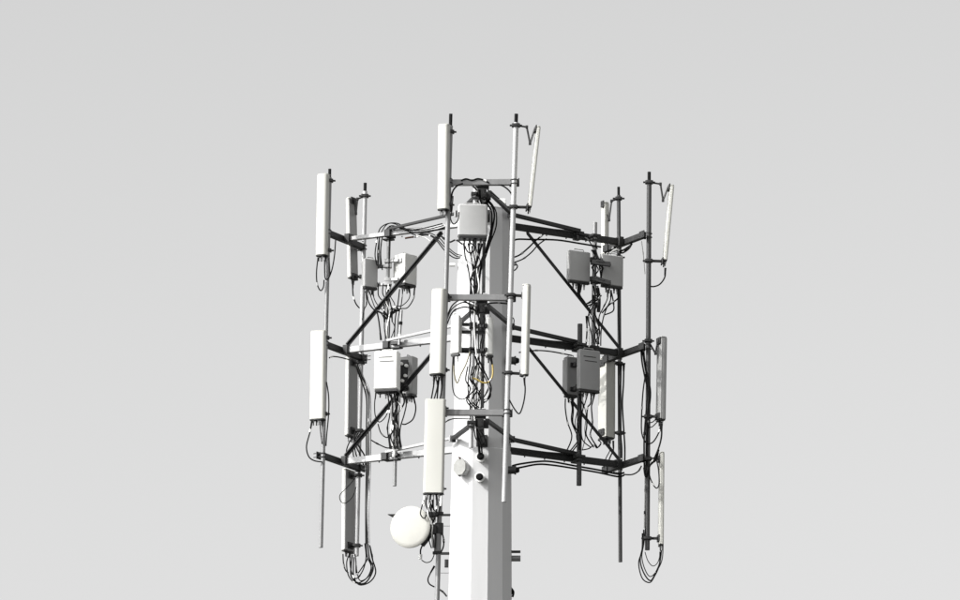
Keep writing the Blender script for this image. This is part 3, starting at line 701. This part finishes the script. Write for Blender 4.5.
cable('loose wavy wire above the lower right arm', [(582, 450), (589, 448.5), (594, 445), (597, 448), (601, 443), (598, 440)], DR - 0.1, 0.011)
bundle('cables feeding the foot of the white-backed right antenna', [(611, 441), (612, 450), (608, 458), (606, 465)], 1.9, 2, 0.013, 0.8, 'white-backed antenna jumpers', shift=(4, 0), ends=[0])
bundle('black cables down the inner right pipe at mid height', [(622.5, 364), (622, 384), (620.5, 404), (622, 428), (623, 448), (623, 466)], 1.95, 2, 0.015, 0.6, 'inner right pipe cables', shift=(3, 0), ends=[0])
bundle('black feeder cables bending from the middle bar down the far right pipe', [(642.5, 350, 1.0), (643.5, 362, 0.9), (646, 376), (648.5, 392), (647.5, 412), (646, 440), (646, 470)], 0.85, 3, 0.016, 0.7, 'far right feeder cables', shift=(3, 0))
cable('long loop hanging left of the far right pipe at mid height', [(645.5, 374), (643, 392), (641.5, 418), (642, 434), (646.5, 443), (653, 442), (659, 432), (661, 422)], 0.85, 0.013)
bundle('black jumpers from the grey far right antenna to the pipe', [(660, 418), (656.5, 421), (652, 424.5), (647, 425)], 0.85, 2, 0.014, 0.5, 'grey antenna jumpers', shift=(0, 4))
cable('black jumper falling from the grey far right antenna', [(661.5, 424), (661.5, 436), (659, 447), (655, 457)], 0.85, 0.016, ends=[0])
# --- right frame, lower
bundle('black cables slung under the lower right arm', [(512.5, 467.5, 0.2), (520, 465.5, 0.25), (538, 462.5, 0.4), (552, 463, 0.55), (574, 466.5, 0.75), (597, 471, 1.1), (617, 475.5, 1.4), (624, 474, 1.5)], 0, 2, 0.023, 0.6, 'lower right slung cables', shift=(0, 3))
cable('cable curling under the lower right corner', [(624, 474.5, 1.4), (632, 474.5, 1.2), (638, 471.5, 1.05), (641.5, 466, 0.95)], 0, 0.013)
cable('black loop beside the top of the thin lower right antenna', [(648, 468), (651, 480), (656, 488), (659, 484), (658.5, 470), (656, 458)], 0.85, 0.011)
bundle('tangled cables where the lower bar meets the far right pipe', [(644, 468), (647, 476), (650, 466), (655, 458), (659, 450)], 0.85, 3, 0.013, 1.5, 'lower right tangle')
cable('pale cable down the left of the far right pipe', [(645.5, 470), (645, 500), (644.5, 528)], 0.88, 0.014, 'cableg')
bundle('big cable loops hanging from the far right pipe', [(644, 530), (642.5, 546), (641, 560), (644.5, 574), (650, 580), (656, 574), (660, 562), (661.5, 548)], 0.85, 3, 0.013, 1.0, 'right hanging loops', shift=(3, -7))
cable('thin inner loop hanging from the far right pipe', [(645, 552), (648, 561), (653, 566), (658, 562), (660.5, 552)], 0.85, 0.008)
cable('thin black wire from the pole foot at the right bottom edge', [(511, 588, 0), (513.5, 592, 0), (512.5, 597, 0)], 0, 0.02)

# --- more small fittings
cable('black cable lying along the left half of the top cross bar', [(461, 180.5), (466, 178.8), (472, 180.2), (478, 178.6), (485, 180.4), (489, 183)], -3.04, 0.014)
for k, (x, y) in enumerate(((424.6, 496), (441.5, 496))):
    cable(('white jumper boot under the left corner of the widest front panel', 'white jumper boot under the right corner of the widest front panel')[k], [(x, y), (x - 0.3, y + 5), (x - 0.8, y + 10)], -3.28, 0.022, 'white')

def scribble(label, a, b, depth, n, amp, r, group, mats=('cable',)):
    """loose thin cables wandering from a to b"""
    rg = random.Random(int(a[0] * 7 + a[1]))
    for k in range(n):
        pts = []
        m_ = rg.randrange(5, 8)
        for i in range(m_):
            t = i / (m_ - 1); e = math.sin(math.pi * t) ** 0.6
            pts.append((a[0] + (b[0] - a[0]) * t + rg.uniform(-amp, amp) * e + (k - n / 2) * 1.3, a[1] + (b[1] - a[1]) * t + rg.uniform(-amp, amp) * 0.5 * e, depth + rg.uniform(-0.06, 0.06)))
        cable('one of the ' + label, pts, depth, r * rg.uniform(0.7, 1.2), mats[k % len(mats)], group)
scribble('loose thin cables wandering down the front pipe above mid height', (474, 246), (476, 298), -2.32, 4, 4.5, 0.010, 'loose upper front cables', ('cable', 'cable', 'white'))
scribble('loose thin cables wandering down the front pipe below the small radios', (477, 356), (477, 411), -2.34, 4, 6.5, 0.009, 'loose lower front cables', ('cable', 'cable', 'white', 'cableg'))
scribble('loose thin cables wandering under the upper left radios', (390, 284), (389, 340), 1.02, 4, 6, 0.010, 'loose upper left cables', ('cable', 'white', 'cable'))
scribble('loose thin cables wandering under the left mid radios', (397, 392), (396, 446), 0.6, 5, 5.5, 0.011, 'loose lower left cables', ('white', 'cable', 'cableg'))
scribble('loose thin cables wandering under the upper right radios', (596, 286), (597, 344), 0.85, 5, 6.5, 0.011, 'loose upper right cables', ('cable', 'cable', 'cableg'))
scribble('loose thin cables wandering under the right mid radios', (581, 394), (581, 450), 0.62, 4, 6, 0.010, 'loose lower right cables')
scribble('loose thin cables tangled behind the dish mount', (432, 500), (434, 548), -3.25, 4, 4.5, 0.011, 'loose dish cables', ('cable', 'white', 'cable'))
scribble('loose thin cables between the upper right radio boxes', (594, 250), (601, 284), 0.8, 4, 4.5, 0.015, 'loose cables between the right radios')
